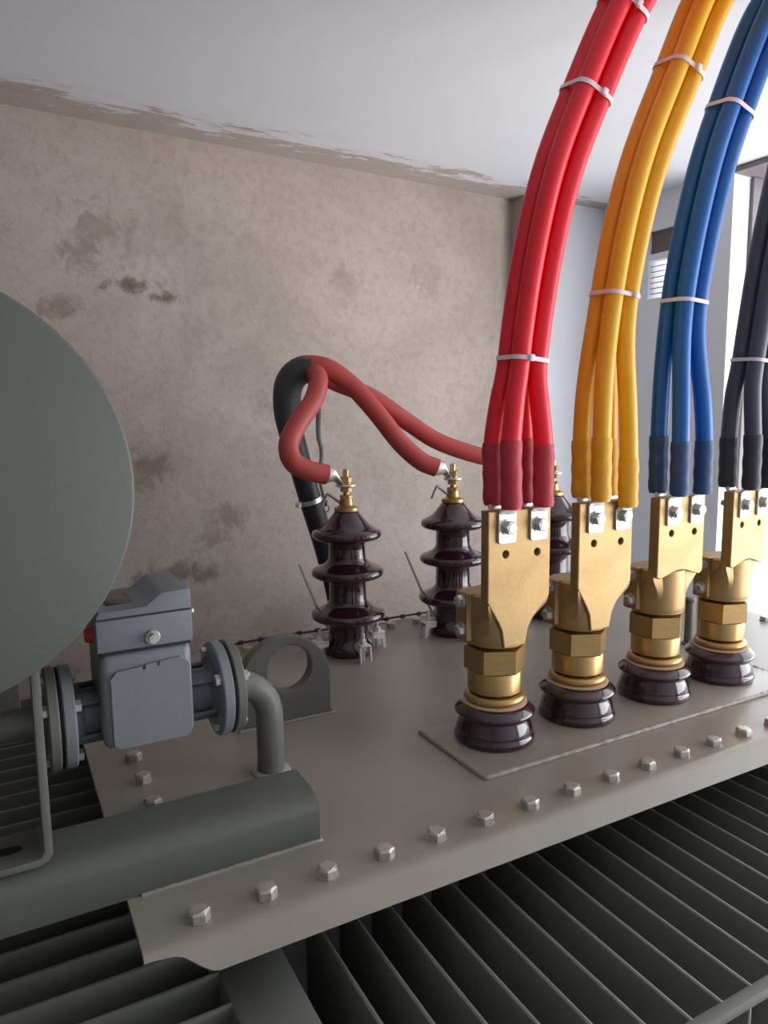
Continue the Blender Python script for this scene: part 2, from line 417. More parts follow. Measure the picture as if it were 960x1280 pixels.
# raised pad under the low-voltage row, with its weld beads
t = MB(); t.box((.873, .190, .0015), (.806, .192, .009), .002); part('raised_pad', t, M['lid'], lid)
def bead(path, r, parent, step=.006, seed=1):
    b = MB(); P = smooth_path(path, 1); rnd = random.Random(seed); pts = []
    for a, c in zip(P, P[1:]):
        n = max(2, int((c-a).length/step))
        for i in range(n): pts.append(a.lerp(c, i/n))
    pts.append(P[-1]); rs = [r*(.8+.4*rnd.random()) for _ in pts]
    n = len(pts); b.tube(pts, lambda t: rs[min(n-1, int(round(t*(n-1))))], 8, 1); return part('weld_bead', b, M['lid'], parent, ang=80)
bead([(.468, .288, .002), (.470, .094, .002), (1.277, .094, .002), (1.277, .288, .002)], .005, lid)
# bolts
bb = MB(); bb.lathe([(.0138, 0), (.0138, .0012)], seg=24); bb.hexa((0, 0, .0012), (0, 0, .0118), .0135, .16)
bb.lathe([(.0098, .0117), (.0094, .0124), (.004, .0126)], seg=18)
boltm = bb.mesh('lid_bolt', M['bolt'])
spots = [(.08*k, 0) for k in range(0, 21)]
spots += [(.0015, .19+.083*k) for k in range(0, 9)] + [(.08*k+.02, .888) for k in range(0, 21)] + [(1.645, .09+.083*k) for k in range(0, 10)]
for i, (x, y) in enumerate(spots):
    if abs(y-.19) < .01 and x < .1: continue
    o = part('lid_bolt', boltm, None, lid, at=(x, y, -.0002)); o.rotation_euler.z = random.random()*PI/3
# lifting lug with its eye
a, b_, r_ = .189, .367, .089
cx = (a+b_)/2; zc = .075
outl = [(a, 0), (b_, 0), (b_, zc)]+[(cx+r_*math.cos(i*PI/24), zc+r_*math.sin(i*PI/24)) for i in range(1, 24)]+[(a, zc)]
t = MB().plate(outl, [circ(.286, .102, .044, 36)], .450, .476, .002); part('lifting_lug', t, M['lug'], lid, 'upright grey lug with a round eye', ang=20)
bead([(a-.004, .447, .001), (b_+.004, .447, .001), (b_+.006, .462, .001), (b_+.004, .479, .001), (a-.004, .479, .001)], .004, lid, seed=5)

# ------------------------------------------------------------------ support beam for the conservator
beam = thing('support_beam', 'rounded grey channel beam lying across the lid end below the round tank', 'beam', (-.15, .13, 0))
prof = [(.072, 0), (.072, .040)]+[(.104-.032*math.cos(i*PI/16), .040+.023*math.sin(i*PI/16)) for i in range(1, 9)]+[(.148, .064)]+[(.148+.034*math.sin(i*PI/16), .030+.034*math.cos(i*PI/16)) for i in range(1, 9)]+[(.182, 0)]
t = MB().prism(prof, 'x', -.62, .181); part('channel', t, M['conservator'], beam)
bead([(-.05, .071, .0), (.182, .071, .0), (.183, .09, .0), (.183, .17, .0)], .0035, lid, seed=9)
# ------------------------------------------------------------------ conservator
CX, CZ, CR = -.258, .493, .2238
con = thing('oil_conservator', 'large grey-green cylindrical oil tank with a flat round end', 'tank', (CX, .45, CZ-CR))
t = MB(); t.lathe([(.0, .0), (CR-.003, 0), (CR-.001, .001), (CR, .003), (CR, .863), (CR-.003, .866), (0, .866)][1:-1], (CX, .05, CZ), (0, 1, 0), 96); part('tank_shell', t, M['conservator'], con)
for sx in (1, -1):
    xx = CX+sx*.118
    t = MB(); zt = CZ-math.sqrt(CR**2-.118**2)+.004
    # bent flat bar: foot on the beam, upright to the tank
    foot = .064
    o = [(xx, zt), (xx-.009*sx, zt), (xx-.009*sx, foot+.016), (xx-.014*sx, foot+.009), (xx-.022*sx, foot+.0085), (xx-.10*sx, foot+.0085), (xx-.10*sx, foot), (xx-.016*sx, foot), (xx-.005*sx, foot+.004), (xx, foot+.012)]
    t.prism(o, 'y', .084, .158, .0012); br = part('mounting_bracket', t, M['lug'], con)
    t = MB(); t.prism([(xx-.052*sx+.014*math.cos(i*PI/12)+(.008 if math.cos(i*PI/12) > 0 else -.008), .120+.008*math.sin(i*PI/12)) for i in range(24)], 'z', foot+.0080, foot+.0092); part('slot', t, M['rubber'], br, 'dark slotted bolt hole')
for y0 in (.62,):
    t = MB(); t.box((CX, y0, (.0+.29)/2), (.20, .04, .29), .004); part('saddle', t, M['lug'], con)

# ------------------------------------------------------------------ gas relay with pipes
AX, AY, AZ = 0, .29, .155
rel = thing('gas_relay', 'blue-grey cast gas relay box between two bolted pipe flanges', 'relay', (0, AY, .118))
t = MB(); t.box((-.003, AY, .185), (.122, .130, .134), .012, seg=4); part('relay_body', t, M['relay'], rel)
# front cover plate with rounded corners and two notches in its upper edge
def rrect(x0, x1, z0, z1, r, n=6):
    o = []
    for (cx_, cz_, a0) in ((x1-r, z1-r, 0), (x0+r, z1-r, PI/2), (x0+r, z0+r, PI), (x1-r, z0+r, 1.5*PI)):
        for i in range(n+1): o.append((cx_+r*math.cos(a0+i*PI/2/n), cz_+r*math.sin(a0+i*PI/2/n)))
    return o
cp = [(.040, .236), (.052, .226), (.052, .126), (.046, .120), (-.044, .120), (-.052, .127), (-.052, .219), (-.044, .228), (-.011, .231), (-.010, .226), (-.007, .226), (-.006, .2325), (.008, .2335), (.009, .228), (.012, .228), (.013, .234)]
t = MB().prism(cp, 'y', .2205, .2258); part('cover_plate', t, M['relay'], rel)
t = MB(); t.box((-.003, AY, .2535), (.118, .126, .004)); part('gasket', t, M['rubber'], rel)
# head: lower half plain, upper half with the raised wedge
hb = [(-.066, .2555), (.060, .2555), (.060, .300), (-.066, .299)]
t = MB().prism(hb, 'y', .2235, .3565, .003); part('relay_head', t, M['relay'], rel)
ht = [(-.065, .3005), (.0595, .3015), (.0595, .327), (.057, .330), (.021, .3285), (.0175, .3265), (-.0005, .3125), (-.061, .3105), (-.065, .306)]
t = MB().prism(ht, 'y', .2245, .3555, .003); part('relay_cap', t, M['relay'], rel)
t = MB().box((-.031, .288, .3115), (.034, .062, .003), .0008); part('sight_window', t, M['glass'], rel, 'dark rectangular window')
t = MB(); t.lathe([(.0105, 0), (.0105, .003), (.009, .0045)], (.005, .2237, .2685), (0, -1, 0), 24); t.hexa((.005, .2195, .2685), (.005, .211, .2685), .0075); t.lathe([(.003, .0125), (.0028, .0135)], (.005, .2237, .2685), (0, -1, 0), 12); part('seal_screw', t, M['zinc'], rel)
t = MB(); t.cyl((.0595, .285, .283), (.070, .285, .281), .0035, 12); t.lathe([(.0055, 0), (.006, .004), (.004, .007)], (.069, .285, .281), (1, 0, -.1), 14); part('side_screw', t, M['zinc'], rel)
t = MB(); t.lathe([(.012, 0), (.012, .004), (.009, .011), (.006, .012)], (-.0655, .262, .273), (-1, 0, 0), 18); part('red_plug', t, M['redplastic'], rel, 'red plastic plug')
# necks and flanges
for s_ in (1, -1):
    t = MB(); t.lathe([(.040, .050), (.034, .066), (.034, .089-.003*(1-s_)), (.046, .101-.003*(1-s_))], (0, AY, AZ), (s_, 0, 0), 32)
    for k in range(4):
        an = PI/4+k*PI/2
        t.box((s_*.080, AY+.040*math.cos(an), AZ+.040*math.sin(an)), (.05, .006, .018), .001, rot=Matrix.Rotation(an, 3, 'X'))
    part('pipe_neck', t, M['relaydark'], rel)
def flange(x0, x1, r=.071): return MB().lathe([(.02, 0), (r-.002, 0), (r, .002), (r, x1-x0-.002), (r-.002, x1-x0), (.02, x1-x0)], (x0, AY, AZ), (1, 0, 0), 56)
part('flange', flange(.100, .116), M['relay'], rel); part('flange', flange(-.112, -.096), M['relay'], rel)
part('flange_gasket', flange(.1163, .1197, .0695), M['rubber'], rel); part('flange_gasket', flange(-.1157, -.1123, .0695), M['rubber'], rel)
for s_ in (1, -1):
    for k in range(4):
        an = PI/4+k*PI/2+.25
        py, pz = AY+.056*math.cos(an), AZ+.056*math.sin(an)
        xi = .100 if s_ > 0 else -.096; xo = .134 if s_ > 0 else -.130
        t = MB(); t.hexa((xi, py, pz), (xi-s_*.008, py, pz), .009); t.cyl((xi, py, pz), (xo+s_*.010, py, pz), .0048, 12); t.hexa((xo, py, pz), (xo+s_*.007, py, pz), .009)
        part('flange_bolt', t, M['zinc'], rel)
pipe = thing('oil_pipe', 'grey bent pipe rising from the lid to the relay flange', 'pipe', (.188, .283, 0))
t = MB(); el = [(.188, .285, 0), (.188, .285, .05), (.188, .286, .095)]+[(.188-.058*(1-math.cos(a)), .288, .097+.058*math.sin(a)) for a in [PI/2*i/6 for i in range(1, 7)]]
t.tube(el, .0215, 24, 3); part('bent_tube', t, M['lug'], pipe)
part('flange', flange(.1200, .1340), M['lug'], pipe)
t = MB(); t.lathe([(.0245, 0), (.031, .001), (.030, .004), (.0225, .007)][1:], (.188, .285, -.001), (0, 0, 1), 28); part('weld_bead', t, M['bead'], pipe)
pipe2 = thing('oil_pipe', 'grey pipe from the relay flange up into the round oil tank', 'pipe', (CX, AY, AZ))
part('flange', flange(-.1300, -.1160), M['lug'], pipe2)
t = MB(); t.tube([(-.125, AY, AZ), (-.17, AY, AZ), (-.21, AY, AZ)]+[(-.21-.05*math.sin(a), AY, AZ+.05*(1-math.cos(a))) for a in [PI/2*i/5 for i in range(1, 6)]]+[(-.26, AY, .285)], .0215, 24, 3); part('bent_tube', t, M['lug'], pipe2)
p = thing('lid_post', 'short dark grey post on the lid behind the blue cable bushing', 'post', (1.298, .389, 0))
t = MB(); t.cyl((1.298, .389, -.001), (1.298, .389, .108), .0105, 20, .002); t.lathe([(.016, 0), (.016, .004), (.011, .006)], (1.298, .389, 0), (0, 0, 1), 20); part('post_shaft', t, M['lug'], p)
t = MB(); t.lathe([(.013, 0), (.0135, .006), (.010, .010)], (1.298, .389, .108), (0, 0, 1), 20); part('cap', t, M['lug'], p)

# ------------------------------------------------------------------ low-voltage bushings
def lv_bushing(kind, label):
    """built round its own axis at the origin"""
    root = thing('low_voltage_bushing', label, 'bushing', (0, 0, 0), 'brass-topped low-voltage bushings along the lid')
    t = MB(); t.lathe([(.050, 0), (.0660, 0), (.0690, .003), (.0698, .008), (.0685, .0125), (.0665, .0145), (.0668, .018), (.0655, .024), (.0625, .032), (.0595, .039), (.0585, .0430), (.0600, .0455), (.0660, .0475), (.0692, .0500), (.0695, .0530), (.0670, .0562), (.0600, .0630), (.0560, .0658), (.040, .0662)], seg=64)
    part('porcelain_body', t, M['porcelain'], root, at=(0, 0, 0), ang=60)
    t = MB(); t.lathe([(.040, .066), (.0555, .0662), (.0560, .068), (.0530, .0695), (.040, .070)], seg=56); part('gasket', t, M['cork'], root, 'pale gasket ring', at=(0, 0, 0))
    t = MB(); t.lathe([(.030, .069), (.0470, .0695), (.0515, .073), (.0525, .077), (.0500, .0815), (.046, .084), (.030, .0845)], seg=56); part('clamp_ring', t, M['brassturn'], root, at=(0, 0, 0), ang=60)
    t = MB(); t.lathe([(.030, .0870), (.0455, .0875), (.0470, .089), (.0470, .1225), (.0460, .1240), (.030, .1240)], seg=14); part('lock_nut', t, M['brassturn'], root, at=(0, 0, 0))
    t = MB(); t.hexa((0, 0, .1262), (0, 0, .168), .0535, .04, a0=.06); part('hex_nut', t, M['brassturn'], root, at=(0, 0, 0))
    t = MB(); t.lathe([(.030, .110), (.030, .176)], seg=32); part('stud', t, M['brassturn'], root, at=(0, 0, 0))
    # cast clamp and palm in one piece
    py0, py1 = (-.053, -.033) if kind == 'A' else (-.049, -.027)
    xc = .009 if kind == 'A' else .003
    hw = .064
    t = MB()
    # split clamp barrel
    t.lathe([(.041, .1715), (.0490, .1730), (.0510, .178), (.0518, .186), (.0518, .248), (.0500, .2575), (.044, .261)], seg=56)
    # ear with the clamping bolts at its rear left
    t.prism([(-.060, -.002), (-.060, .030), (-.018, .046), (.0, .02), (-.02, -.01)], 'z', .178, .262, .004)
    # neck lofted from the barrel to the palm
    def ringat(z, f):
        pts = []; n = 48
        for i in range(n):
            an = 2*PI*i/n; ca, sa = math.cos(an), math.sin(an)
            c = Vector((.0500*ca, .0500*sa)); yf0 = py0 if kind == 'A' else py0+.010
            sq = max(abs(ca), abs(sa)); w_, h_ = hw-.001, (py1-yf0)/2
            q = Vector((xc+w_*ca/sq, (yf0+py1)/2+h_*sa/sq)); p_ = c.lerp(q, f); pts.append((p_.x, p_.y, z))
        return pts
    zt = .252 if kind == 'A' else .252
    zs = [.174+(zt-.174)*i/9 for i in range(10)]
    if kind == 'A': fs = [0, .02, .06, .12, .22, .36, .54, .74, .90, .985]
    else: fs = [0, .01, .04, .09, .17, .29, .46, .68, .90, .985]
    t.loft([ringat(z, f) for z, f in zip(zs, fs)])
    holes = [circ(xc-.029, .333, .0062, 18), circ(xc+.036, .331, .0062, 18)]
    if kind == 'A':
        ol = [(xc-hw, .405), (xc-hw, .257), (xc-.041, .219), (xc-.034, .205), (xc-.030, .176), (xc+.014, .176), (xc+.020, .205), (xc+.030, .221), (xc+hw, .255), (xc+hw, .405)]
    else:
        bot = [(xc-hw+2*hw*i/16, .2475+.013*math.sin(PI*i/16)**2-.002*(i/16)) for i in range(17)]
        ol = [(xc-hw, .401)]+[(xc-hw, .252)]+bot[1:-1]+[(xc+hw, .252), (xc+hw, .401)]
    t.plate(ol, holes, py0, py1, .0018)
    part('terminal_clamp', t, M['brass'], root, at=(0, 0, 0), ang=20)
    for z in (.247, .198):
        t = MB(); t.lathe([(.0125, 0), (.0125, .0025)], (-.0585, .013, z), (-1, .0, 0), 20); t.hexa((-.061, .013, z), (-.0700, .013, z), .0105); t.lathe([(.0085, .0115), (.007, .013)], (-.0585, .013, z), (-1, 0, 0), 14)
        part('clamp_bolt', t, M['zinc'], root, at=(0, 0, 0))
    for dx in (-.029, .036):
        x = xc+dx; z = .378 if kind == 'A' else .374
        t = MB(); t.lathe([(.0135, .0), (.0135, .0022)], (x, py0-.0050, z), (0, -1, 0), 22); t.hexa((x, py0-.0072, z), (x, py0-.0165, z), .0118, .15, a0=.4); t.lathe([(.008, .0), (.0072, .0012), (.003, .0013)], (x, py0-.0164, z), (0, -1, 0), 16)
        t.cyl((x, py0-.006, z), (x, py1+.022, z), .0060, 14); t.hexa((x, py1+.0055, z), (x, py1+.0150, z), .0112)
        part('terminal_bolt', t, M['zinc'], root, at=(0, 0, 0))
    return root, py0, py1, xc
LVX = [.568, .759, .964, 1.161]; LVY = .203
COLS = ['red', 'yellow', 'blue', 'black']
lvA, ay0, ay1, axc = lv_bushing('A', 'brass terminal on squat brown porcelain base holding the red cables')
lvB, by0, by1, bxc = lv_bushing('B', 'brass terminal on squat brown porcelain base holding the blue cables')
lv2 = copy_tree(lvA); lv2['label'] = 'brass terminal on squat brown porcelain base holding the yellow cables'
lv4 = copy_tree(lvB); lv4['label'] = 'brass terminal on squat brown porcelain base holding the black cables'
for o, x in zip((lvA, lv2, lvB, lv4), LVX): o.location = (x, LVY, .0064)
LVR = [0, math.radians(.5), math.radians(1), math.radians(6.5)]
for o, rz in zip((lvA, lv2, lvB, lv4), LVR): o.rotation_euler.z = rz

# ------------------------------------------------------------------ low-voltage cables
BUN = {
 'red': [(.5788, .16, .529), (.5849, .16, .6493), (.6054, .155, .7977), (.6296, .14, .9284), (.6724, .125, 1.0468), (.7297, .1, 1.1847), (.775, .06, 1.255), (.83, -.02, 1.300), (.91, -.15, 1.312), (1.03, -.27, 1.312), (1.20, -.31, 1.312), (1.72, -.31, 1.312)],
 'yellow': [(.7604, .16, .5317), (.776, .155, .7602), (.8107, .14, .9536), (.8691, .12, 1.1186), (.9081, .1, 1.2277), (.945, .075, 1.285), (.995, .02, 1.310), (1.06, -.08, 1.313), (1.17, -.17, 1.312), (1.32, -.20, 1.312), (1.72, -.20, 1.312)],
 'blue': [(.9409, .16, .528), (.9480, .155, .7601), (.9724, .14, .9489), (1.0074, .125, 1.083), (1.062, .1, 1.2393), (1.11, .075, 1.290), (1.17, .02, 1.311), (1.26, -.06, 1.312), (1.40, -.09, 1.312), (1.72, -.09, 1.312)],
 'black': [(1.138, .16, .5239), (1.1534, .155, .6606), (1.171, .145, .8445), (1.1888, .13, 1.0034), (1.215, .115, 1.14), (1.26, .09, 1.25), (1.33, .05, 1.30), (1.46, .02, 1.312), (1.72, .02, 1.312)],
}
TIEZ = {'red': [.6493, 1.0468, 1.172], 'yellow': [.7602, 1.1186], 'blue': [.7601, 1.083], 'black': [.6606]}
MK = {'red': 'red', 'yellow': 'yel', 'blue': 'blu', 'black': 'blk'}
CRAD = .0162
def bundle_frame(P, i):
    T = (P[min(i+1, len(P)-1)]-P[max(i-1, 0)]).normalized()
    e1 = (Vector((0, 1, 0)).cross(T)).normalized()
    if e1.x < 0 and T.z > .3: e1 = -e1
    e2 = T.cross(e1).normalized()
    if e2.y > 0: e2 = -e2
    return T, e1, e2      # e2 points to the viewer's side of the lid
TIE_WORDS = {'red': ['lowest of three around the red cables', 'middle one of three around the red cables', 'topmost of three around the red cables'],
             'yellow': ['lower of two around the yellow cables', 'upper of two around the yellow cables'],
             'blue': ['lower of two around the blue cables', 'upper of two around the blue cables'],
             'black': ['around the black cables']}
for ci, cname in enumerate(COLS):
    k = MK[cname]; P = smooth_path(BUN[cname], 8)
    y0, y1, xc = (ay0, ay1, axc) if ci < 2 else (by0, by1, bxc)
    zt = .411 if ci < 2 else .407
    strands = [('front', 'left', -1, 1), ('front', 'right', 1, 1), ('rear', 'left', -1, -1)]
    if ci < 2: strands.append(('rear', 'right', 1, -1))
    for (fr, lr, sx, sy) in strands:
        front = sy > 0; rz_ = LVR[ci]
        ox_ = xc+(-.029 if sx < 0 else .036); oy_ = y0-.0135 if front else y1+.0135
        lx = LVX[ci]+ox_*math.cos(rz_)-oy_*math.sin(rz_); ly = LVY+ox_*math.sin(rz_)+oy_*math.cos(rz_)
        zz = zt+(.004 if front else .006) - (.014 if (ci == 1 and front and sx > 0) else 0)
        pts = [Vector((lx, ly, zz)), Vector((lx-.001, ly, zz+.05)), Vector((lx-.002, ly, zz+.10))]
        ztie = TIEZ[cname][0]
        for i, c in enumerate(P):
            T, e1, e2 = bundle_frame(P, i)
            tgt = c+e1*(sx*.0172)+e2*(sy*.0168)
            if c.z < zz+.16 and i < 20 : continue
            if i % 2: continue
            if c.z < ztie and c.z < .8:
                f = max(0, min(1, (c.z-(zz+.10))/(ztie-(zz+.10)))); f = f*f*(3-2*f)
                base = Vector((lx-.002, ly, c.z)); tgt = base.lerp(tgt, f)
            pts.append(tgt)
        where = {('front', 'left'): 'bolted front left on the brass terminal', ('front', 'right'): 'bolted front right on the brass terminal',
                 ('rear', 'left'): 'behind the left side of the brass terminal', ('rear', 'right'): 'behind the right side of the brass terminal'}[(fr, lr)]
        cb = thing('power_cable', f'{cname} power cable {where}', 'cable', (lx, ly, zz), f'{cname} power cables')
        part('jacket', MB().tube(pts, CRAD-.0006, 20, 4), M[k], cb, ang=60)
        # sleeve shrunk over the cable end: a fold here and there
        SP = smooth_path(pts[:4], 8); L = 0; cut = [SP[0]]
        rn = random.Random(ci*7+sx*3+sy)
        sl = .106+rn.uniform(-.006, .010)-(.02 if (ci == 1 and front and sx > 0) else 0)
        for a_, b2 in zip(SP, SP[1:]):
            L += (b2-a_).length
            if L > sl: break
            cut.append(b2)
        part('end_sleeve', MB().tube(cut, lambda t_: CRAD+.0009-(.0016 if t_ < .05 else 0)+.0006*math.sin(t_*17+sx), 22, 1), M[k+'tape'], cb, ang=60)
        # lug: barrel in the sleeve, flattened palm bolted to the terminal
        t = MB(); yf = ly+(.0135 if front else -.0135); sg = -1 if front else 1
        bz = .006+(.378 if ci < 2 else .374)
        ty0, ty1 = sorted((yf+sg*.0004, yf+sg*.0048))
        tilt = .0
        o_ = rrect(lx-.0175, lx+.0175, bz-.026, zz-.004, .005)
        t.plate(o_, [], ty0, ty1, .001)
        ym = (ty0+ty1)/2; n_ = 20
        def rg(f, z):
            r_ = []
            for i in range(n_):
                an = 2*PI*i/n_; ca, sa = math.cos(an), math.sin(an); sq = max(abs(ca), abs(sa))
                q = Vector((.0165*ca/sq, (ym-ly)+.0022*sa/sq)); c_ = Vector((.0125*ca, .0125*sa)); p_ = q.lerp(c_, f); r_.append((lx+p_.x, ly+p_.y, z))
            return r_
        t.loft([rg(0, zz-.010), rg(.15, zz-.004), rg(.6, zz+.003), rg(1, zz+.010), rg(1, zz+.04)])
        t.rotz((lx, ly, 0), rz_); part('cable_lug', t, M['tin'], cb, ang=20)
    # nylon ties
    for j, tz in enumerate(TIEZ[cname]):
        i = min(range(len(P)), key=lambda q: abs(P[q].z-tz) if q < len(P)*.75 else 9)
        T, e1, e2 = bundle_frame(P, i); c = P[i]
        tie = thing('cable_tie', f'thin white nylon tie, {TIE_WORDS[cname][j]}', 'cable tie', c, 'white nylon cable ties')
        def loop(grow, h):
            pts = []; hx, hy, r_ = .0172+CRAD+grow, .0168+CRAD+grow, CRAD+grow
            for (sx_, sy_, a0) in ((1, 1, 0), (-1, 1, PI/2), (-1, -1, PI), (1, -1, 1.5*PI)):
                for q in range(7):
                    an = a0+q*PI/12
                    pts.append(c+e1*(sx_*(hx-r_)+r_*math.cos(an))+e2*(sy_*(hy-r_)+r_*math.sin(an))+T*h)
            return pts
        t = MB(); t.loft([loop(.0002, -.0032), loop(.0016, -.0034), loop(.0016, .0034), loop(.0002, .0032), loop(.0002, -.0032)], cap=False)
        part('strap', t, M['tie'], tie, ang=50)
        hx_ = {'red': (-.012, .006, .0), 'yellow': (.012, .006), 'blue': (.034, .034), 'black': (.03,)}[cname][j]
        rot = Matrix((e1, e2, T)).transposed()
        if abs(hx_) > .03: pos = c+e1*(.0172+CRAD+.004)+e2*.008
        else: pos = c+e1*hx_+e2*(.0168+CRAD+.004)
        t = MB(); t.box(pos, (.0095, .0070, .0105), .0018, rot=rot); part('tie_head', t, M['tie'], tie)

# ------------------------------------------------------------------ high-voltage bushings
def claw(mb, an):
    """aluminium hold-down claw with stud and nut, at angle an round the bushing"""
    rot = Matrix.Rotation(an, 3, 'Z'); T4 = rot.to_4x4()
    b = bmesh.new(); tmp = MB(); tmp.bm.free(); tmp.bm = b
    tmp.box((.075, 0, .0385), (.036, .026, .004), .001)
    for s_ in (1, -1):
        tmp.prism([(.058, .036), (.091, .036), (.094, .0), (.087, .0), (.083, .024), (.060, .026)], 'y', s_*.013-.0018, s_*.013+.0018)
    tmp.cyl((.076, 0, .0), (.076, 0, .066), .0042, 12); tmp.lathe([(.0095, .040), (.0095, .0425)], (.076, 0, 0), (0, 0, 1), 18); tmp.hexa((.076, 0, .0425), (.076, 0, .0515), .0088)
    bmesh.ops.transform(b, matrix=T4, verts=b.verts)
    me = bpy.data.meshes.new('t'); b.to_mesh(me); b.free(); mb.bm.from_mesh(me); bpy.data.meshes.remove(me); return mb
def hv_bushing(label):
    root = thing('high_voltage_bushing', label, 'bushing', (0, 0, 0), 'ribbed brown high-voltage bushings at the rear of the lid')
    body = .0445
    prof = [(.040, 0), (.057, 0), (.059, .003), (.059, .020), (.056, .026), (.0475, .036), (.0465, .042), (.0465, .068)]
    def shed(zr, r, top, rb):
        return [(rb+.001, zr-.016), (rb+.004, zr-.0135), (r-.020, zr-.0125), (r-.006, zr-.0115), (r-.001, zr-.007), (r, zr-.001), (r-.002, zr+.005), (r-.008, zr+.009), (r-.020, zr+.0135), (r-.032, zr+.0195), (rb+.003, zr+.027), (rb, zr+.036), (rb-.0005, top)]
    prof += shed(.097, .0885, .165, .0445)+shed(.199, .0860, .255, .0438)
    prof += [(.0445, .272), (.048, .2745), (.064, .2765), (.076, .2785), (.0815, .283), (.0830, .289), (.0800, .2965), (.069, .302), (.056, .309), (.044, .321), (.034, .334), (.028, .342), (.024, .343)]
    t = MB(); t.lathe(prof, seg=64); part('porcelain_body', t, M['porcelain'], root, at=(0, 0, 0), ang=70)
    t = MB(); t.lathe([(.020, .3425), (.0285, .3428), (.0295, .346), (.0285, .351), (.022, .353), (.0165, .357), (.0150, .368), (.0150, .373), (.010, .374)], seg=36); t.hexa((0, 0, .3735), (0, 0, .381), .0150); part('brass_cap', t, M['brassturn'], root, at=(0, 0, 0))
    t = MB(); t.cyl((0, 0, .37), (0, 0, .441), .0070, 18, .0015); t.hexa((0, 0, .3885), (0, 0, .3985), .0135); t.hexa((0, 0, .4105), (0, 0, .4235), .0135); t.lathe([(.0135, .4065), (.0135, .4095)], seg=24); part('stud', t, M['brassturn'], root, at=(0, 0, 0))
    for an in (0, PI/2, PI, 1.5*PI):
        part('hold_down_claw', claw(MB(), an), M['bracket'], root, at=(0, 0, 0))
    t = MB(); t.tube([(-.005, 0, .362), (-.014, 0, .3625), (-.043, 0, .383), (-.0505, 0, .382), (-.064, 0, .355)], .0034, 10, 4); part('arcing_horn', t, M['rod'], root, 'thin bent grey rod', at=(0, 0, 0))
    t = MB(); t.tube([(-.026, .062, .045), (-.047, .066, .085), (-.081, .106, .205)], .0032, 10, 1); part('arcing_horn', t, M['bracket'], root, 'straight silver rod leaning outwards', at=(0, 0, 0))
    return root
HVX = [(.552, .757), (.857, .765), (1.178, .752)]
h1 = hv_bushing('ribbed brown porcelain bushing behind the lifting lug')
h2 = copy_tree(h1); h2['label'] = 'ribbed brown porcelain bushing partly behind the red cable terminal'
h3 = copy_tree(h1); h3['label'] = 'ribbed brown porcelain bushing half hidden between red and yellow cable terminals'
for o, (x, y) in zip((h1, h2, h3), HVX): o.location = (x, y, .0006)

# ------------------------------------------------------------------ high-voltage cable with its three cores
hv = thing('high_voltage_cable', 'black cable splitting into three brick-red cores over the ribbed bushings', 'cable', (.64, 1.0, 0))
sh = [(.655, 1.02, -1.235), (.655, 1.015, -.5), (.650, 1.005, -.15), (.6366, .995, .0426), (.5998, .99, .2026), (.5532, .98, .3476), (.5149, .97, .4749), (.4900, .96, .5766), (.4890, .95, .6216)]
part('sheath', MB().tube(sh, .0295, 24, 6), M['sheath'], hv, ang=60)
bt = [(.5000, .965, .520), (.4885, .96, .575), (.4868, .95, .630), (.4960, .938, .660), (.5150, .922, .678), (.5400, .905, .6805)]
part('breakout_boot', MB().tube(bt, lambda t_: .0315+.0025*math.sin(min(1, t_*1.2)*PI)+.003*t_, 24, 6), M['boot'], hv, ang=60)
c1 = [(.520, .915, .679), (.5334, .895, .674), (.5323, .86, .6515), (.506, .83, .6032), (.4521, .80, .5478), (.4217, .78, .5034), (.4252, .767, .4643), (.4585, .76, .4429), (.503, .757, .4315)]
c2 = [(.515, .915, .688), (.5376, .90, .690), (.5736, .885, .680), (.6268, .87, .6396), (.6774, .84, .5739), (.7284, .81, .4978), (.7732, .785, .4508), (.812, .770, .4325)]
c3 = [(.515, .925, .676), (.5496, .91, .672), (.5971, .90, .6485), (.6875, .88, .6105), (.7812, .86, .5467), (.86, .83, .4937), (.9724, .79, .4533), (1.085, .757, .432), (1.130, .752, .4305)]
for j, (c, rr) in enumerate(((c1, .0235), (c2, .0235), (c3, .0225))):
    co = part('insulated_core', MB().tube(c, rr, 22, 7), M['hvred'], hv, 'brick-red insulated core', ang=60)
    e = Vector(c[-1]); x, y = HVX[j]; sx_, sy_ = x, y
    d = Vector((x, y, .404))-e; d.z = 0; dn = d.normalized(); nn = Vector((-dn.y, dn.x, 0))
    t = MB()
    cs = [e-dn*.012, e+dn*.010, Vector((x, y, .404))-dn*.030]
    def rgl(c_, a_, b_, n_=20): return [c_+nn*(a_*math.cos(2*PI*q/n_))+Vector((0, 0, 1))*(b_*math.sin(2*PI*q/n_)) for q in range(n_)]
    t.loft([rgl(e-dn*.012, .0195, .0195), rgl(e+dn*.008, .0195, .0190), rgl(e+dn*.017, .0185, .0165)+[], rgl(e.lerp(Vector((x, y, .404)), .62), .0170, .0085), rgl(Vector((x, y, .404))-dn*.013, .0165, .0026)])
    t.lathe([(.0225, .4005), (.0235, .4018), (.0235, .4052), (.0225, .4065)], (x, y, 0), (0, 0, 1), 30)
    part('cable_lug', t, M['tin'], co, 'tinned ring lug')
br = [(.548, .925, .665), (.5566, .928, .62), (.5606, .93, .5857), (.561, .935, .5153), (.5688, .935, .4744), (.5604, .93, .4035), (.5721, .92, .3415)]
t = MB(); BP = smooth_path(br, 6); rings = []
for i, p_ in enumerate(BP):
    wv = .0085*(1-.5*i/len(BP)); rings.append([p_+Vector((wv, 0, 0)), p_+Vector((wv*.4, .0028, 0)), p_+Vector((-wv*.6, .0028, 0)), p_+Vector((-wv, 0, 0)), p_+Vector((-wv*.4, -.0028, 0)), p_+Vector((wv*.6, -.0028, 0))])
t.loft(rings); part('earth_braid', t, M['braid'], hv, 'flat grey earthing braid', ang=60)
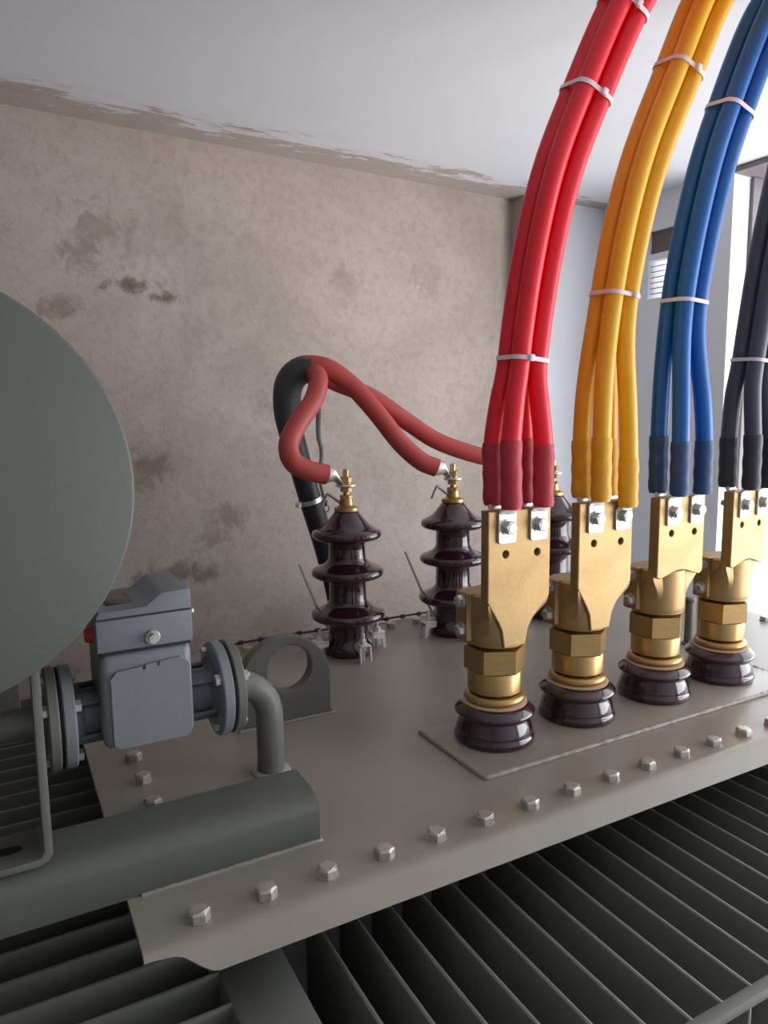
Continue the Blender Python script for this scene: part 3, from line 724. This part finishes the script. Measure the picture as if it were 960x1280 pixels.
t = MB(); cc = Vector((.5721, .92, .330)); t.tube([cc+Vector((.0075*math.sin(a), 0, .0085*math.cos(a))) for a in [2*PI*i/12 for i in range(13)]], .0018, 8, 2); t.cyl((.572, .92, .338), (.572, .92, .352), .005, 10); part('braid_ring', t, M['rod'], hv)
# steel clamp round the sheath with a bolted ear
ta = (Vector((.5149, .97, .4749))-Vector((.5998, .99, .2026))).normalized(); cc = Vector((.5532, .98, .3476))
t = MB(); t.lathe([(.0290, -.006), (.0312, -.006), (.0312, .006), (.0290, .006), (.0290, -.006)], cc, ta, 36, cap=False)
for s_ in (1, -1):
    q = cc+Vector((s_*.036, -.006, s_*.010)); t.box(q, (.016, .007, .013), .001); t.cyl(q+Vector((0, -.012, 0)), q+Vector((0, .012, 0)), .0035, 10); t.hexa(q+Vector((0, -.004, 0)), q+Vector((0, -.010, 0)), .0065)
part('cable_clamp', t, M['tin'], hv, 'silver clamp band')

# dark knotted wire along the rear edge of the lid
wp = [(.28, .945, .008), (.327, .945, .004), (.45, .945, .006), (.582, .945, .003), (.76, .945, .006), (.90, .945, .005), (1.1, .945, .004), (1.4, .945, .006), (1.62, .943, .004)]
t = MB(); t.tube(wp, .0032, 8, 6)
for i in range(26):
    x = .29+i*.052; t.lathe([(.002, -.010), (.0058, -.005), (.0065, .0), (.0058, .005), (.002, .010)], (x, .945, .005), (1, 0, 0), 8)
solo('knotted_wire', t, M['wire'], 'thin dark knotted wire running along the rear edge of the lid', 'wire')

# ------------------------------------------------------------------ camera
cam = bpy.data.cameras.new('camera'); co = bpy.data.objects.new('camera', cam); COL.objects.link(co)
cam.sensor_fit = 'VERTICAL'; cam.sensor_height = 36; cam.lens = 898.95/1280*36; cam.clip_start = .02
Rt = Vector((.8800681, -.4747042, -.0116642)); Up = Vector((.0727349, .1104899, .9912122)); Fw = Vector((.4692438, .8731827, -.1317662))
mw = Matrix((Rt, Up, -Fw)).transposed().to_4x4(); mw.translation = Vector((-.1646213, -.7628319, .5627921)); co.matrix_world = mw
SC.camera = co

# ------------------------------------------------------------------ light
W = bpy.data.worlds.new('sky'); SC.world = W; W.use_nodes = True
bg = W.node_tree.nodes['Background']; bg.inputs['Color'].default_value = (.92, .96, 1.0, 1); bg.inputs['Strength'].default_value = 3.0
def area(name, loc, aim, sx, sy, power, col=(1, 1, 1)):
    l = bpy.data.lights.new(name, 'AREA'); l.shape = 'RECTANGLE'; l.size = sx; l.size_y = sy; l.energy = power; l.color = col
    o = bpy.data.objects.new(name, l); COL.objects.link(o); o.location = loc
    o.rotation_euler = (Vector(aim)-Vector(loc)).to_track_quat('-Z', 'Y').to_euler(); return o
# daylight entering by the doorway on the right
area('doorway_daylight', (2.9, -1.0, -.30), (.7, .1, .75), 2.4, 2.2, 68, (.93, .96, 1))
sn = bpy.data.lights.new('sun', 'SUN'); sn.energy = 3.2; sn.angle = .02; sn.color = (1, .95, .88)
so = bpy.data.objects.new('sun', sn); COL.objects.link(so); so.rotation_euler = Vector((.25, -.6, -.8)).to_track_quat('-Z', 'Y').to_euler()

SC.view_settings.view_transform = 'Standard'; SC.view_settings.look = 'None'; SC.view_settings.gamma = 1; SC.view_settings.use_curve_mapping = False
SC.view_settings.exposure = 0.12
SC.cycles.use_denoising = True
SC.cycles.max_bounces = 8; SC.cycles.diffuse_bounces = 5
